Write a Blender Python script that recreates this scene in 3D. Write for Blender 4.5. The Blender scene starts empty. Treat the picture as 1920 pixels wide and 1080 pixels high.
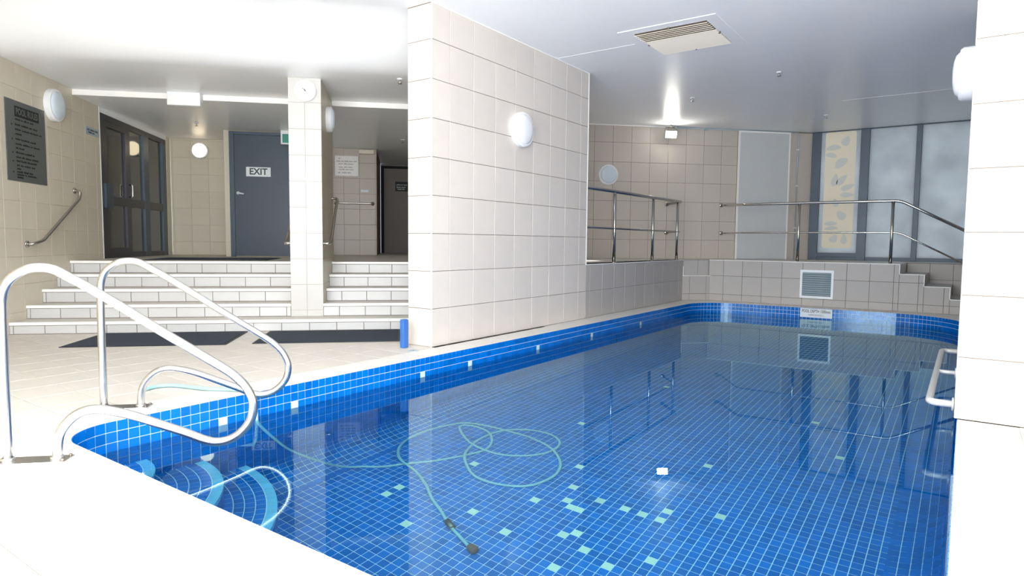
import bpy, bmesh, math, random
from mathutils import Vector, Matrix
random.seed(7)
SC = bpy.context.scene
COL = SC.collection
q = 2 ** -0.5

# ------------------------------------------------------------------ camera, world, lights, exposure
def make_camera():
    yaw, pitch, roll = math.radians(35.2614), math.radians(4.0551), math.radians(-0.5285)
    fw = Vector((-math.sin(yaw) * math.cos(pitch), math.cos(yaw) * math.cos(pitch), -math.sin(pitch)))
    r = Vector((math.cos(yaw), math.sin(yaw), 0)); d = fw.cross(r)
    c, s = math.cos(roll), math.sin(roll)
    r2 = c * r + s * d; d2 = -s * r + c * d
    cd = bpy.data.cameras.new('camera'); cam = bpy.data.objects.new('camera', cd); COL.objects.link(cam)
    cd.sensor_width = 36.0; cd.lens = 1205.48 / 1920 * 36; cd.clip_start = 0.01; cd.clip_end = 200
    m = Matrix((r2, -d2, -fw)).transposed().to_4x4(); m.translation = (0, 0, 0.9)
    cam.matrix_world = m
    SC.camera = cam
make_camera()

w = bpy.data.worlds.new('sky'); SC.world = w; w.use_nodes = True
bg = w.node_tree.nodes['Background']
bg.inputs[0].default_value = (0.82, 0.92, 1.0, 1); bg.inputs[1].default_value = 1.9

def area(name, loc, direction, sx, sy, power, color):
    l = bpy.data.lights.new(name, 'AREA'); l.shape = 'RECTANGLE'; l.size = sx; l.size_y = sy
    l.energy = power; l.color = color
    o = bpy.data.objects.new(name, l); COL.objects.link(o); o.location = loc
    o.rotation_euler = Vector(direction).to_track_quat('-Z', 'Y').to_euler()
    return o
# daylight entering through the glazed front of the pool hall, behind the camera
area('daylight', (-0.7, -0.74, 1.30), (0, 1, 0.2), 4.2, 1.9, 335, (0.97, 0.985, 1.0))
# sun through the same glazing, landing on the deck nearest the camera
sl = bpy.data.lights.new('sun', 'SUN'); sl.energy = 9.0; sl.angle = math.radians(1.5); sl.color = (1.0, 0.985, 0.965)
so = bpy.data.objects.new('sun', sl); COL.objects.link(so); so.rotation_euler = Vector((-0.12, 0.60, -0.80)).to_track_quat('-Z', 'Y').to_euler()

vs = SC.view_settings
vs.view_transform = 'Standard'; vs.look = 'None'; vs.exposure = 0.36; vs.gamma = 1.0; vs.use_curve_mapping = False
SC.display_settings.display_device = 'sRGB'
SC.cycles.use_denoising = True
SC.cycles.max_bounces = 14; SC.cycles.diffuse_bounces = 7; SC.cycles.glossy_bounces = 6
SC.cycles.transmission_bounces = 8; SC.cycles.transparent_max_bounces = 12
SC.cycles.sample_clamp_indirect = 8.0; SC.cycles.blur_glossy = 0.5

# ------------------------------------------------------------------ materials
def lin(c):
    return tuple((x / 12.92 if x <= 0.04045 else ((x + 0.055) / 1.055) ** 2.4) for x in (v / 255 for v in c))
MATS = {}
def mat(name, rgb, rough=0.5, metal=0.0, spec=0.5, var=0.0, noise=0.0, nscale=8.0, bump=0.0, bscale=30.0, emit=None, estr=0.0, island=False, srgb=True, coat=0.0):
    if name in MATS: return MATS[name]
    m = bpy.data.materials.new(name); m.use_nodes = True; MATS[name] = m
    nt = m.node_tree; b = nt.nodes['Principled BSDF']
    c = lin(rgb) if srgb else rgb
    b.inputs['Base Color'].default_value = (*c, 1)
    b.inputs['Roughness'].default_value = rough; b.inputs['Metallic'].default_value = metal
    b.inputs['Specular IOR Level'].default_value = spec
    b.inputs['Coat Weight'].default_value = coat
    N = nt.nodes.new; L = nt.links.new
    col = None
    if var or noise:
        rgbn = N('ShaderNodeRGB'); rgbn.outputs[0].default_value = (*c, 1); col = rgbn.outputs[0]
        hsv = N('ShaderNodeHueSaturation'); L(col, hsv.inputs['Color'])
        val = None
        if var:
            if island:
                g = N('ShaderNodeNewGeometry'); src = g.outputs['Random Per Island']
                oi = N('ShaderNodeObjectInfo')
                ad = N('ShaderNodeMath'); ad.operation = 'ADD'; L(src, ad.inputs[0]); L(oi.outputs['Random'], ad.inputs[1])
                fr = N('ShaderNodeMath'); fr.operation = 'FRACT'; L(ad.outputs[0], fr.inputs[0]); src = fr.outputs[0]
            else:
                oi = N('ShaderNodeObjectInfo'); src = oi.outputs['Random']
            mr = N('ShaderNodeMapRange'); L(src, mr.inputs[0]); mr.inputs[3].default_value = 1 - var; mr.inputs[4].default_value = 1 + var
            val = mr.outputs[0]
        if noise:
            tc = N('ShaderNodeTexCoord'); nz = N('ShaderNodeTexNoise'); nz.inputs['Scale'].default_value = nscale; nz.inputs['Detail'].default_value = 4
            L(tc.outputs['Object'], nz.inputs['Vector'])
            mr2 = N('ShaderNodeMapRange'); L(nz.outputs['Fac'], mr2.inputs[0]); mr2.inputs[1].default_value = .3; mr2.inputs[2].default_value = .7
            mr2.inputs[3].default_value = 1 - noise; mr2.inputs[4].default_value = 1 + noise
            if val is None: val = mr2.outputs[0]
            else:
                mu = N('ShaderNodeMath'); mu.operation = 'MULTIPLY'; L(val, mu.inputs[0]); L(mr2.outputs[0], mu.inputs[1]); val = mu.outputs[0]
        L(val, hsv.inputs['Value']); L(hsv.outputs[0], b.inputs['Base Color'])
    if bump:
        tc = N('ShaderNodeTexCoord'); nz = N('ShaderNodeTexNoise'); nz.inputs['Scale'].default_value = bscale
        L(tc.outputs['Object'], nz.inputs['Vector'])
        bp = N('ShaderNodeBump'); bp.inputs['Strength'].default_value = bump; bp.inputs['Distance'].default_value = 0.01
        L(nz.outputs['Fac'], bp.inputs['Height']); L(bp.outputs[0], b.inputs['Normal'])
    if emit:
        b.inputs['Emission Color'].default_value = (*lin(emit), 1); b.inputs['Emission Strength'].default_value = estr
    return m

M_tile = mat('cream_wall_tile', (214, 206, 198), 0.28, var=0.03, noise=0.02, nscale=5)
M_tilew = mat('warm_wall_tile', (206, 197, 179), 0.35, var=0.02, noise=0.02, nscale=4)
M_tileg = mat('grey_cream_wall_tile', (180, 175, 170), 0.5, var=0.03, noise=0.02, nscale=5)
M_back = mat('back_wall_tile', (200, 191, 181), 0.28, var=0.03)
M_bar = mat('grey_painted_bar', (200, 200, 196), 0.35, metal=0.2)
M_taupe = mat('taupe_wall_tile', (190, 180, 170), 0.35, var=0.02)
M_grout = mat('wall_grout', (124, 112, 102), 0.9, noise=0.08, nscale=20)
M_groutw = mat('pale_wall_grout', (196, 184, 162), 0.9)
M_deck = mat('cream_deck_tile', (204, 198, 189), 0.45, var=0.015, noise=0.03, nscale=6, bump=0.05, bscale=60)
M_deckg = mat('deck_grout', (98, 90, 82), 0.9)
M_coping = mat('pale_coping', (222, 218, 211), 0.4, noise=0.02, nscale=5)
M_ceil = mat('white_ceiling_paint', (247, 249, 252), 0.32, noise=0.015, nscale=1.5, bump=0.04, bscale=14)
M_white = mat('white_paint', (240, 240, 238), 0.4)
M_plastic = mat('white_plastic', (236, 238, 240), 0.3)
M_trim = mat('white_trim_bead', (246, 244, 240), 0.35)
M_steel = mat('polished_stainless', (190, 186, 180), 0.22, metal=1.0)
M_rail = mat('satin_stainless', (208, 207, 204), 0.26, metal=1.0)
M_dark = mat('dark_bronze_aluminium', (52, 52, 62), 0.35, metal=0.3)
M_slate = mat('slate_blue_frame', (62, 76, 90), 0.4, metal=0.2)
M_doorp = mat('slate_blue_door_paint', (52, 65, 82), 0.4, noise=0.05, nscale=3)
M_mat = mat('charcoal_rubber', (42, 50, 64), 0.9, noise=0.12, nscale=60, bump=0.3, bscale=200)
M_blueg = mat('cobalt_mosaic', (0, 108, 198), 0.12, var=0.16, island=True, spec=0.5)
M_aqua = mat('pale_aqua_mosaic', (206, 226, 214), 0.2, var=0.04, island=True)
M_sky = mat('sky_blue_nosing_mosaic', (120, 196, 236), 0.2, var=0.05, island=True)
M_pgrout = mat('white_pool_grout', (206, 226, 236), 0.8)
M_black = mat('black_print', (26, 28, 30), 0.6)
M_grey = mat('brushed_grey_sign', (112, 116, 114), 0.35, metal=0.5)
M_print = mat('grey_print', (70, 74, 78), 0.6)
M_pale = mat('pale_sign_face', (226, 232, 234), 0.4)
M_paper = mat('laminated_paper', (244, 242, 240), 0.35)
M_hose = mat('aqua_hose', (150, 196, 206), 0.35)
M_brown = mat('brown_hose_fitting', (120, 92, 84), 0.5)
M_bluepad = mat('blue_vinyl', (52, 104, 176), 0.4, noise=0.05, nscale=12)
M_louvre = mat('grey_blue_louvre', (168, 184, 192), 0.4, metal=0.2)
M_void = mat('dark_cavity', (40, 46, 50), 0.9)
M_vent = mat('cream_vent', (240, 232, 216), 0.45)
M_rust = mat('rusty_screw', (120, 110, 100), 0.5, metal=0.6)
M_green = mat('green_exit_face', (30, 140, 120), 0.3)
M_panel = mat('grey_access_panel', (206, 208, 208), 0.45, noise=0.02, nscale=3)
M_film = mat('cream_window_film', (250, 240, 216), 0.6)
M_leaf = mat('frosted_leaf', (222, 224, 216), 0.6)
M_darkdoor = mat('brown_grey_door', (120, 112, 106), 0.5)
M_lens_off = mat('frosted_lens', (214, 226, 236), 0.35)
M_lens_warm = mat('lit_warm_lens', (255, 250, 235), 0.4, emit=(255, 232, 196), estr=2.8)
M_lens_flood = mat('lit_flood_lens', (255, 255, 250), 0.3, emit=(255, 250, 238), estr=90.0)

def water_mat():
    m = bpy.data.materials.new('clear_water'); m.use_nodes = True; nt = m.node_tree
    nt.nodes.remove(nt.nodes['Principled BSDF'])
    g = nt.nodes.new('ShaderNodeBsdfGlass'); g.inputs['Roughness'].default_value = 0.0; g.inputs['IOR'].default_value = 1.333
    g.inputs['Color'].default_value = (0.72, 0.98, 0.96, 1)
    nt.links.new(g.outputs[0], nt.nodes['Material Output'].inputs[0]); return m
M_water = water_mat()
def glass_mat(name, tint, refl=0.0):
    m = bpy.data.materials.new(name); m.use_nodes = True; nt = m.node_tree
    nt.nodes.remove(nt.nodes['Principled BSDF'])
    t = nt.nodes.new('ShaderNodeBsdfTransparent'); t.inputs[0].default_value = (*tint, 1)
    g = nt.nodes.new('ShaderNodeBsdfGlossy'); g.inputs['Roughness'].default_value = 0.03; g.inputs[0].default_value = (.9, .93, .92, 1)
    f = nt.nodes.new('ShaderNodeFresnel'); f.inputs[0].default_value = 1.8
    x = nt.nodes.new('ShaderNodeMixShader')
    nt.links.new(f.outputs[0], x.inputs[0]); nt.links.new(t.outputs[0], x.inputs[1]); nt.links.new(g.outputs[0], x.inputs[2])
    nt.links.new(x.outputs[0], nt.nodes['Material Output'].inputs[0]); return m
M_doorglass = glass_mat('green_tinted_glass', (0.62, 0.66, 0.60))
def frosted_mat():
    m = bpy.data.materials.new('frosted_pane'); m.use_nodes = True; nt = m.node_tree
    nt.nodes.remove(nt.nodes['Principled BSDF'])
    d = nt.nodes.new('ShaderNodeBsdfDiffuse'); t = nt.nodes.new('ShaderNodeBsdfTranslucent')
    tc = nt.nodes.new('ShaderNodeTexCoord'); nz = nt.nodes.new('ShaderNodeTexNoise'); nz.inputs['Scale'].default_value = 2.5; nz.inputs['Detail'].default_value = 6
    rp = nt.nodes.new('ShaderNodeValToRGB'); rp.color_ramp.elements[0].position = .35; rp.color_ramp.elements[1].position = .7
    rp.color_ramp.elements[0].color = (*lin((198, 202, 205)), 1); rp.color_ramp.elements[1].color = (*lin((216, 219, 221)), 1)
    nt.links.new(tc.outputs['Object'], nz.inputs['Vector']); nt.links.new(nz.outputs['Fac'], rp.inputs[0])
    nt.links.new(rp.outputs[0], d.inputs[0]); nt.links.new(rp.outputs[0], t.inputs[0])
    x = nt.nodes.new('ShaderNodeMixShader'); x.inputs[0].default_value = 0.5
    nt.links.new(d.outputs[0], x.inputs[1]); nt.links.new(t.outputs[0], x.inputs[2])
    nt.links.new(x.outputs[0], nt.nodes['Material Output'].inputs[0]); return m
M_frost = frosted_mat()

# ------------------------------------------------------------------ helpers
def W(u, v, z=0.0): return Vector(((u - v) * q, (u + v) * q, z))   # diagonal (45 degree) axes of the entry side
AX, AY, AU, AV = Vector((1, 0, 0)), Vector((0, 1, 0)), Vector((q, q, 0)), Vector((-q, q, 0))
UP = Vector((0, 0, 1))

def link(o, parent=None):
    COL.objects.link(o)
    if parent is not None: o.parent = parent
    return o
def obj(name, me, m=None, parent=None):
    if isinstance(me, bmesh.types.BMesh):
        b = me; me = bpy.data.meshes.new(name); b.normal_update(); b.to_mesh(me); b.free()
    if m is not None and not me.materials: me.materials.append(m)
    return link(bpy.data.objects.new(name, me), parent)
def tag(o, label=None, cat=None, group=None, kind=None):
    if label: o['label'] = label
    if cat: o['category'] = cat
    if group: o['group'] = group
    if kind: o['kind'] = kind
    return o
def thing(name, label, cat, loc=(0, 0, 0), group=None):
    o = link(bpy.data.objects.new(name, None)); o.empty_display_size = 0.05
    o.location = loc
    tag(o, label, cat, group); bpy.context.view_layer.update()
    return o
def part(name, bm, m, t):
    """bm in world coordinates, t an Empty (unrotated) or a world-placed mesh"""
    bmesh.ops.translate(bm, verts=bm.verts, vec=-wloc(t))
    return obj(name, bm, m, t)
def wloc(o):
    v = Vector(o.location)
    while o.parent is not None:
        o = o.parent; v += Vector(o.location)
    return v
def struct(name, bm, m, label=None):
    o = obj(name, bm, m); o['kind'] = 'structure'
    if label: o['label'] = label
    return o
def pydata(name, vs_, fs, m=None, parent=None, smooth=False):
    me = bpy.data.meshes.new(name); me.from_pydata(vs_, [], fs); me.update()
    if smooth: me.polygons.foreach_set('use_smooth', [True] * len(me.polygons))
    return obj(name, me, m, parent)

def frame(a, n): # local x=a, y=up, z=n
    return Matrix((a, UP, n)).transposed().to_4x4()
def add_box(bm, p0, a, b, c, bevel=0.0):
    """box from corner p0 with edge vectors a,b,c"""
    p0 = Vector(p0); a, b, c = Vector(a), Vector(b), Vector(c)
    vs_ = [bm.verts.new(p0 + i * a + j * b + k * c) for k in (0, 1) for j in (0, 1) for i in (0, 1)]
    idx = [(0, 2, 3, 1), (4, 5, 7, 6), (0, 1, 5, 4), (2, 6, 7, 3), (0, 4, 6, 2), (1, 3, 7, 5)]
    fs = [bm.faces.new([vs_[i] for i in f]) for f in idx]
    if a.cross(b).dot(c) < 0:
        for f in fs: f.normal_flip()
    if bevel:
        es = {e for f in fs for e in f.edges}
        bmesh.ops.bevel(bm, geom=list(es), offset=bevel, segments=2, affect='EDGES', profile=0.6)
    return bm
def box(p0, a, b, c, bevel=0.0): return add_box(bmesh.new(), p0, a, b, c, bevel)
def aabox(x0, x1, y0, y1, z0, z1, bevel=0.0):
    return box((x0, y0, z0), (x1 - x0, 0, 0), (0, y1 - y0, 0), (0, 0, z1 - z0), bevel)
def uvbox(u0, u1, v0, v1, z0, z1, bevel=0.0):
    return box(W(u0, v0, z0), AU * (u1 - u0), AV * (v1 - v0), UP * (z1 - z0), bevel)
def prism(poly, z0, z1):
    bm = bmesh.new()
    lo = [bm.verts.new((x, y, z0)) for x, y in poly]; hi = [bm.verts.new((x, y, z1)) for x, y in poly]
    n = len(poly)
    bm.faces.new(hi); bm.faces.new(lo[::-1])
    for i in range(n): bm.faces.new([lo[i], lo[(i + 1) % n], hi[(i + 1) % n], hi[i]])
    bmesh.ops.recalc_face_normals(bm, faces=bm.faces)
    return bm
def smooth_path(pts, sub=6, closed=False):
    P = [Vector(p) for p in pts]; n = len(P); out = []
    rng = range(n if closed else n - 1)
    for i in rng:
        if closed: p0, p1, p2, p3 = P[i - 1], P[i], P[(i + 1) % n], P[(i + 2) % n]
        else: p0, p1, p2, p3 = P[max(i - 1, 0)], P[i], P[i + 1], P[min(i + 2, n - 1)]
        for k in range(sub):
            t = k / sub
            out.append(0.5 * ((2 * p1) + (p2 - p0) * t + (2 * p0 - 5 * p1 + 4 * p2 - p3) * t * t + (3 * p1 - p0 - 3 * p2 + p3) * t ** 3))
    if not closed: out.append(P[-1])
    return out
def fillet(pts, r, n=6):
    """polyline with rounded corners"""
    P = [Vector(p) for p in pts]; out = [P[0]]
    for i in range(1, len(P) - 1):
        a, b = (P[i - 1] - P[i]), (P[i + 1] - P[i]); rr = min(r, a.length * .49, b.length * .49)
        s, e = P[i] + a.normalized() * rr, P[i] + b.normalized() * rr
        for k in range(n + 1):
            t = k / n; out.append((1 - t) ** 2 * s + 2 * t * (1 - t) * P[i] + t * t * e)
    out.append(P[-1]); return out
def tube(path, r, seg=12, bm=None, cap=True):
    bm = bm or bmesh.new(); P = [Vector(p) for p in path]; n = len(P)
    T = [(P[min(i + 1, n - 1)] - P[max(i - 1, 0)]).normalized() for i in range(n)]
    ref = Vector((0, 0, 1)) if abs(T[0].z) < .9 else Vector((1, 0, 0))
    N = (ref - T[0] * ref.dot(T[0])).normalized(); rings = []
    for i in range(n):
        N = (N - T[i] * N.dot(T[i])).normalized(); B = T[i].cross(N)
        rings.append([bm.verts.new(P[i] + r * (math.cos(2 * math.pi * k / seg) * N + math.sin(2 * math.pi * k / seg) * B)) for k in range(seg)])
    for i in range(n - 1):
        for k in range(seg):
            f = bm.faces.new([rings[i][k], rings[i][(k + 1) % seg], rings[i + 1][(k + 1) % seg], rings[i + 1][k]]); f.smooth = True
    if cap:
        bm.faces.new(rings[0][::-1]); bm.faces.new(rings[-1])
    return bm
def lathe(profile, center, axis, seg=32, bm=None):
    """profile list of (radius, height along axis)"""
    bm = bm or bmesh.new(); axis = Vector(axis).normalized(); c = Vector(center)
    ref = Vector((0, 0, 1)) if abs(axis.z) < .9 else Vector((1, 0, 0))
    N = (ref - axis * ref.dot(axis)).normalized(); B = axis.cross(N); rings = []
    for r, h in profile:
        if r < 1e-6: rings.append([bm.verts.new(c + axis * h)])
        else: rings.append([bm.verts.new(c + axis * h + r * (math.cos(2 * math.pi * k / seg) * N + math.sin(2 * math.pi * k / seg) * B)) for k in range(seg)])
    for a, b in zip(rings, rings[1:]):
        for k in range(seg):
            k2 = (k + 1) % seg
            if len(a) == 1 and len(b) == 1: continue
            if len(a) == 1: f = bm.faces.new([a[0], b[k2], b[k]])
            elif len(b) == 1: f = bm.faces.new([a[k], a[k2], b[0]])
            else: f = bm.faces.new([a[k], a[k2], b[k2], b[k]])
            f.smooth = True
    bmesh.ops.recalc_face_normals(bm, faces=bm.faces)
    return bm
def sharp(o, ang=0.6):
    """mark sharp edges so smooth shading stays crisp at rims"""
    me = o.data; bm = bmesh.new(); bm.from_mesh(me)
    for e in bm.edges:
        if len(e.link_faces) == 2 and e.calc_face_angle(0) > ang: e.smooth = False
    bm.to_mesh(me); bm.free(); return o
def text_mesh(s, size, align='CENTER', thick=0.0006, bold=0.0):
    c = bpy.data.curves.new('lettering', 'FONT'); c.body = s; c.size = size; c.align_x = align; c.align_y = 'CENTER'
    c.extrude = thick; c.offset = bold; c.resolution_u = 3
    o = bpy.data.objects.new('lettering', c); COL.objects.link(o)
    dg = bpy.context.evaluated_depsgraph_get(); dg.update()
    me = bpy.data.meshes.new_from_object(o.evaluated_get(dg)); bpy.data.objects.remove(o); me.materials.clear()
    return me
def put_text(s, size, pos, a, n, m, parent, name='lettering', align='CENTER', bold=0.0, fit=None):
    me = text_mesh(s, size, align, bold=bold)
    o = obj(name, me, m, parent)
    M = frame(a, n); sx = 1.0
    if fit:
        xs = [v.co.x for v in me.vertices]; sx = fit / (max(xs) - min(xs))
    M.translation = Vector(pos) - (wloc(parent) if parent else Vector())
    o.matrix_local = M @ Matrix.Diagonal((sx, 1, 1, 1)); return o
def word_lines(rows, x0, m, parent, pos, a, n, h, name='print_line'):
    """illegible small print: one mesh per line, built from word-sized strokes"""
    for (y, words, xs) in rows:
        bm = bmesh.new(); x = xs
        for wl in words:
            k = 0.0
            while k < wl - 0.004:
                g = random.uniform(.006, .012); hh = h * random.choice((.65, .8, 1.0))
                add_box(bm, Vector(pos) + a * (x + k) + UP * (y), a * g * .8, UP * hh, n * 0.0008); k += g * 1.05
            x += wl + 0.014
        part(name, bm, m, parent)

# tiles ------------------------------------------------------------
TILE = {}
def tile_mesh(wd, ht, th, m, c=0.0015):
    key = (round(wd, 3), round(ht, 3), th, m.name)
    if key in TILE: return TILE[key]
    x0, x1, y0, y1 = -wd / 2, wd / 2, -ht / 2, ht / 2
    v = [(x0 + c, y0 + c, 0), (x1 - c, y0 + c, 0), (x1 - c, y1 - c, 0), (x0 + c, y1 - c, 0),
         (x0, y0, -c), (x1, y0, -c), (x1, y1, -c), (x0, y1, -c), (x0, y0, -th), (x1, y0, -th), (x1, y1, -th), (x0, y1, -th)]
    f = [(0, 1, 2, 3)]
    for i in range(4):
        j = (i + 1) % 4
        f += [(4 + i, 4 + j, j, i), (8 + i, 8 + j, 4 + j, 4 + i)]
    me = bpy.data.meshes.new('tile'); me.from_pydata(v, [], f); me.update(); me.materials.append(m)
    TILE[key] = me; return me
TH = 0.005
def tile_wall(parent, O, a, ab, zb, m, gap=0.005, ztop=None, name='tile'):
    a = Vector(a); n = a.cross(UP); O = Vector(O); pl = wloc(parent)
    base = frame(a, n)
    for i in range(len(ab) - 1):
        for j in range(len(zb) - 1):
            a0, a1, z0, z1 = ab[i], ab[i + 1], zb[j], zb[j + 1]
            if ztop:
                zt = ztop((a0 + a1) / 2); z1 = min(z1, zt)
            if z1 - z0 < 0.02 or a1 - a0 < 0.012: continue
            o = link(bpy.data.objects.new(name, tile_mesh(a1 - a0 - gap, z1 - z0 - gap, TH, m)), parent)
            M = base.copy(); M.translation = O + a * ((a0 + a1) / 2) + UP * ((z0 + z1) / 2) - pl
            o.matrix_local = M
def breaks(start, end, first, pitch):
    """joint positions: range start..end with joints at first + k*pitch"""
    k = math.ceil((start - first) / pitch - 1e-6); out = [start]
    x = first + k * pitch
    while x < end - 1e-6:
        if x > start + 1e-6: out.append(x)
        x += pitch
    out.append(end); return out
def wall(name, O, a, a0, a1, z0, z1, depth, m, label=None):
    a = Vector(a); n = a.cross(UP)
    return struct(name, box(Vector(O) + a * a0 + UP * z0 - n * TH, a * (a1 - a0), UP * (z1 - z0), -n * (depth - TH)), m, label)

CEIL = 2.875; LZ = 0.655; PZ = 0.645; SOF = 2.49; LC = 2.55

# ------------------------------------------------------------------ pool outline
X0, X1, Y0, Y1 = -3.41, -0.005, 1.157, 9.98
RAD = dict(nl=.26, fl=.55, fr=.80, nr=.26)
def outline():
    """segments: (length, function s -> (pos, inward normal))"""
    segs = []
    def line(p, d, n, L): segs.append((L, lambda s, p=Vector(p), d=Vector(d), n=Vector(n): (p + d * s, n)))
    def arc(c, r, t0):
        # turning clockwise seen from above (path goes +Y on left side, +X on far side ...)
        def f(s, c=Vector(c), r=r, t0=t0):
            t = t0 - s / r; e = Vector((math.cos(t), math.sin(t))); return c + r * e, -e
        segs.append((r * math.pi / 2, f))
    r1, r2, r3, r4 = RAD['nl'], RAD['fl'], RAD['fr'], RAD['nr']
    arc((X0 + r1, Y0 + r1), r1, math.pi * 1.5)
    line((X0, Y0 + r1), (0, 1), (1, 0), Y1 - r2 - Y0 - r1)
    arc((X0 + r2, Y1 - r2), r2, math.pi)
    line((X0 + r2, Y1), (1, 0), (0, -1), X1 - r3 - X0 - r2)
    arc((X1 - r3, Y1 - r3), r3, math.pi / 2)
    line((X1, Y1 - r3), (0, -1), (-1, 0), Y1 - r3 - Y0 - r4)
    arc((X1 - r4, Y0 + r4), r4, 0)
    line((X1 - r4, Y0), (-1, 0), (0, 1), X1 - r4 - X0 - r1)
    return segs
SEGS = outline(); PER = sum(s[0] for s in SEGS)
def at(s):
    s %= PER
    for L, f in SEGS:
        if s <= L + 1e-9: return f(s)
        s -= L
    return SEGS[0][1](0)
def out_poly(off=0.0, step=0.05):
    n = int(PER / step); P = []
    for i in range(n):
        p, nn = at(i * PER / n); P.append(p + nn * off)
    return P
WATER = -0.15; FLOORZ = -1.31; PIT = 0.053; COVE = 0.25

# ------------------------------------------------------------------ STRUCTURE
# deck base with the pool opening
bm = bmesh.new()
outer = [(-9.5, -1.7), (1.6, -1.7), (1.6, 12.9), (-9.5, 12.9)]
ov = [bm.verts.new((x, y, -0.006)) for x, y in outer]
iv = [bm.verts.new((p.x, p.y, -0.006)) for p in out_poly(-0.004, 0.08)]
ed = [bm.edges.new((ov[i], ov[(i + 1) % 4])) for i in range(4)] + [bm.edges.new((iv[i], iv[(i + 1) % len(iv)])) for i in range(len(iv))]
bmesh.ops.triangle_fill(bm, edges=ed, use_beauty=True)
for f in bm.faces:
    if f.normal.z < 0: f.normal_flip()
bmesh.ops.recalc_face_normals(bm, faces=bm.faces)
floor = struct('floor', bm, M_deckg, 'cream tiled pool deck around the water')
# deck tiles: nearest as single parts, the rest joined
cells = []
CX, CY = -3.66, 0.90
def deck_ok(x0, x1, y0, y1):
    cx, cy = (x0 + x1) / 2, (y0 + y1) / 2
    u0, v0 = (cx + cy) * q, (-cx + cy) * q
    if u0 < -3.75 or v0 > 6.8: return False
    return True
xb = breaks(-9.0, 1.6, -2.63, 0.30); yb = breaks(-1.7, CY, CY, 0.2665)
for i in range(len(xb) - 1):
    for j in range(len(yb) - 1): cells.append((xb[i], xb[i + 1], yb[j], yb[j + 1]))
xb = breaks(-9.0, CX, CX, 0.30); yb = breaks(CY, 6.2, 1.31, 0.2655)
for i in range(len(xb) - 1):
    for j in range(len(yb) - 1): cells.append((xb[i], xb[i + 1], yb[j], yb[j + 1]))
xb = breaks(0.25, 1.6, 0.25, 0.30); yb = breaks(CY, 4.05, CY, 0.2665)
for i in range(len(xb) - 1):
    for j in range(len(yb) - 1): cells.append((xb[i], xb[i + 1], yb[j], yb[j + 1]))
cells = [c for c in cells if deck_ok(*c) and c[1] - c[0] > .02 and c[3] - c[2] > .02]
def in_front(c):   # roughly inside the view, near first
    cx, cy = (c[0] + c[1]) / 2, (c[2] + c[3]) / 2
    dep = -.577 * cx + .816 * cy; lat = .816 * cx + .577 * cy
    return (0 if dep > .9 and abs(lat) < dep * .85 + .2 else 1, dep)
cells.sort(key=in_front)
def flat_tile(c, g=0.0045):
    return (c[1] - c[0] - g, c[3] - c[2] - g)
for c in cells[:290]:
    wd, ht = flat_tile(c)
    o = link(bpy.data.objects.new('deck_tile', tile_mesh(wd, ht, 0.005, M_deck)), floor)
    o.location = ((c[0] + c[1]) / 2, (c[2] + c[3]) / 2, 0)
V, F = [], []
for c in cells[290:]:
    k = len(V); g = .0015
    x0, x1, y0, y1 = c[0] + g, c[1] - g, c[2] + g, c[3] - g
    V += [(x0, y0, 0), (x1, y0, 0), (x1, y1, 0), (x0, y1, 0), (x0, y0, -.005), (x1, y0, -.005), (x1, y1, -.005), (x0, y1, -.005)]
    F += [(k, k + 1, k + 2, k + 3)] + [(k + 4 + i, k + 4 + (i + 1) % 4, k + (i + 1) % 4, k + i) for i in range(4)]
tag(pydata('deck_tiles', V, F, M_deck, floor), kind='stuff')

# coping stones round the pool
def coping(poly):
    bm = prism(poly, -0.022, 0.0)
    o = obj('coping_stone', bm, M_coping, floor); return o
g = .0015; E_ = .0035
x = X0 + RAD['nl']
xs = breaks(X0 + RAD['nl'], X1 - RAD['nr'], -2.63, 0.30)
for i in range(len(xs) - 1): coping([(xs[i] + g, CY + g), (xs[i + 1] - g, CY + g), (xs[i + 1] - g, Y0 - E_), (xs[i] + g, Y0 - E_)])
ys = breaks(Y0 + RAD['nl'], 4.05, 1.31, 0.2655)
for i in range(len(ys) - 1): coping([(CX + g, ys[i] + g), (X0 - E_, ys[i] + g), (X0 - E_, ys[i + 1] - g), (CX + g, ys[i + 1] - g)])
ys = breaks(4.05, Y1 - RAD['fl'], 4.05, 0.53)
for i in range(len(ys) - 1): coping([(-3.702, ys[i] + g), (X0 - E_, ys[i] + g), (X0 - E_, ys[i + 1] - g), (-3.702, ys[i + 1] - g)])
xs = breaks(X0 + RAD['fl'], X1 - RAD['fr'], X0 + RAD['fl'], 0.53)
for i in range(len(xs) - 1): coping([(xs[i] + g, Y1 + E_), (xs[i + 1] - g, Y1 + E_), (xs[i + 1] - g, 10.30), (xs[i] + g, 10.30)])
ys = breaks(Y0 + RAD['nr'], 4.04, 1.31, 0.2655)
for i in range(len(ys) - 1): coping([(X1 + E_, ys[i] + g), (0.25, ys[i] + g), (0.25, ys[i + 1] - g), (X1 + E_, ys[i + 1] - g)])
def corner(c, r, t0, outer_pts):
    r = r + E_
    P = [(c[0] + r * math.cos(t0 + k * math.pi / 2 / 14), c[1] + r * math.sin(t0 + k * math.pi / 2 / 14)) for k in range(15)]
    coping(P + outer_pts)
r_ = RAD['nl']; corner((X0 + r_, Y0 + r_), r_, math.pi, [(X0 + r_, CY), (CX, CY), (CX, Y0 + r_)])
r_ = RAD['fl']; corner((X0 + r_, Y1 - r_), r_, math.pi / 2, [(-3.702, Y1 - r_), (-3.702, 10.30), (X0 + r_, 10.30)])
r_ = RAD['fr']; corner((X1 - r_, Y1 - r_), r_, 0, [(X1 - r_, 10.30), (0.9, 10.30), (0.9, Y1 - r_)])
r_ = RAD['nr']; corner((X1 - r_, Y0 + r_), r_, math.pi * 1.5, [(0.25, Y0 + r_), (0.25, CY), (X1 - r_, CY)])

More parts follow.
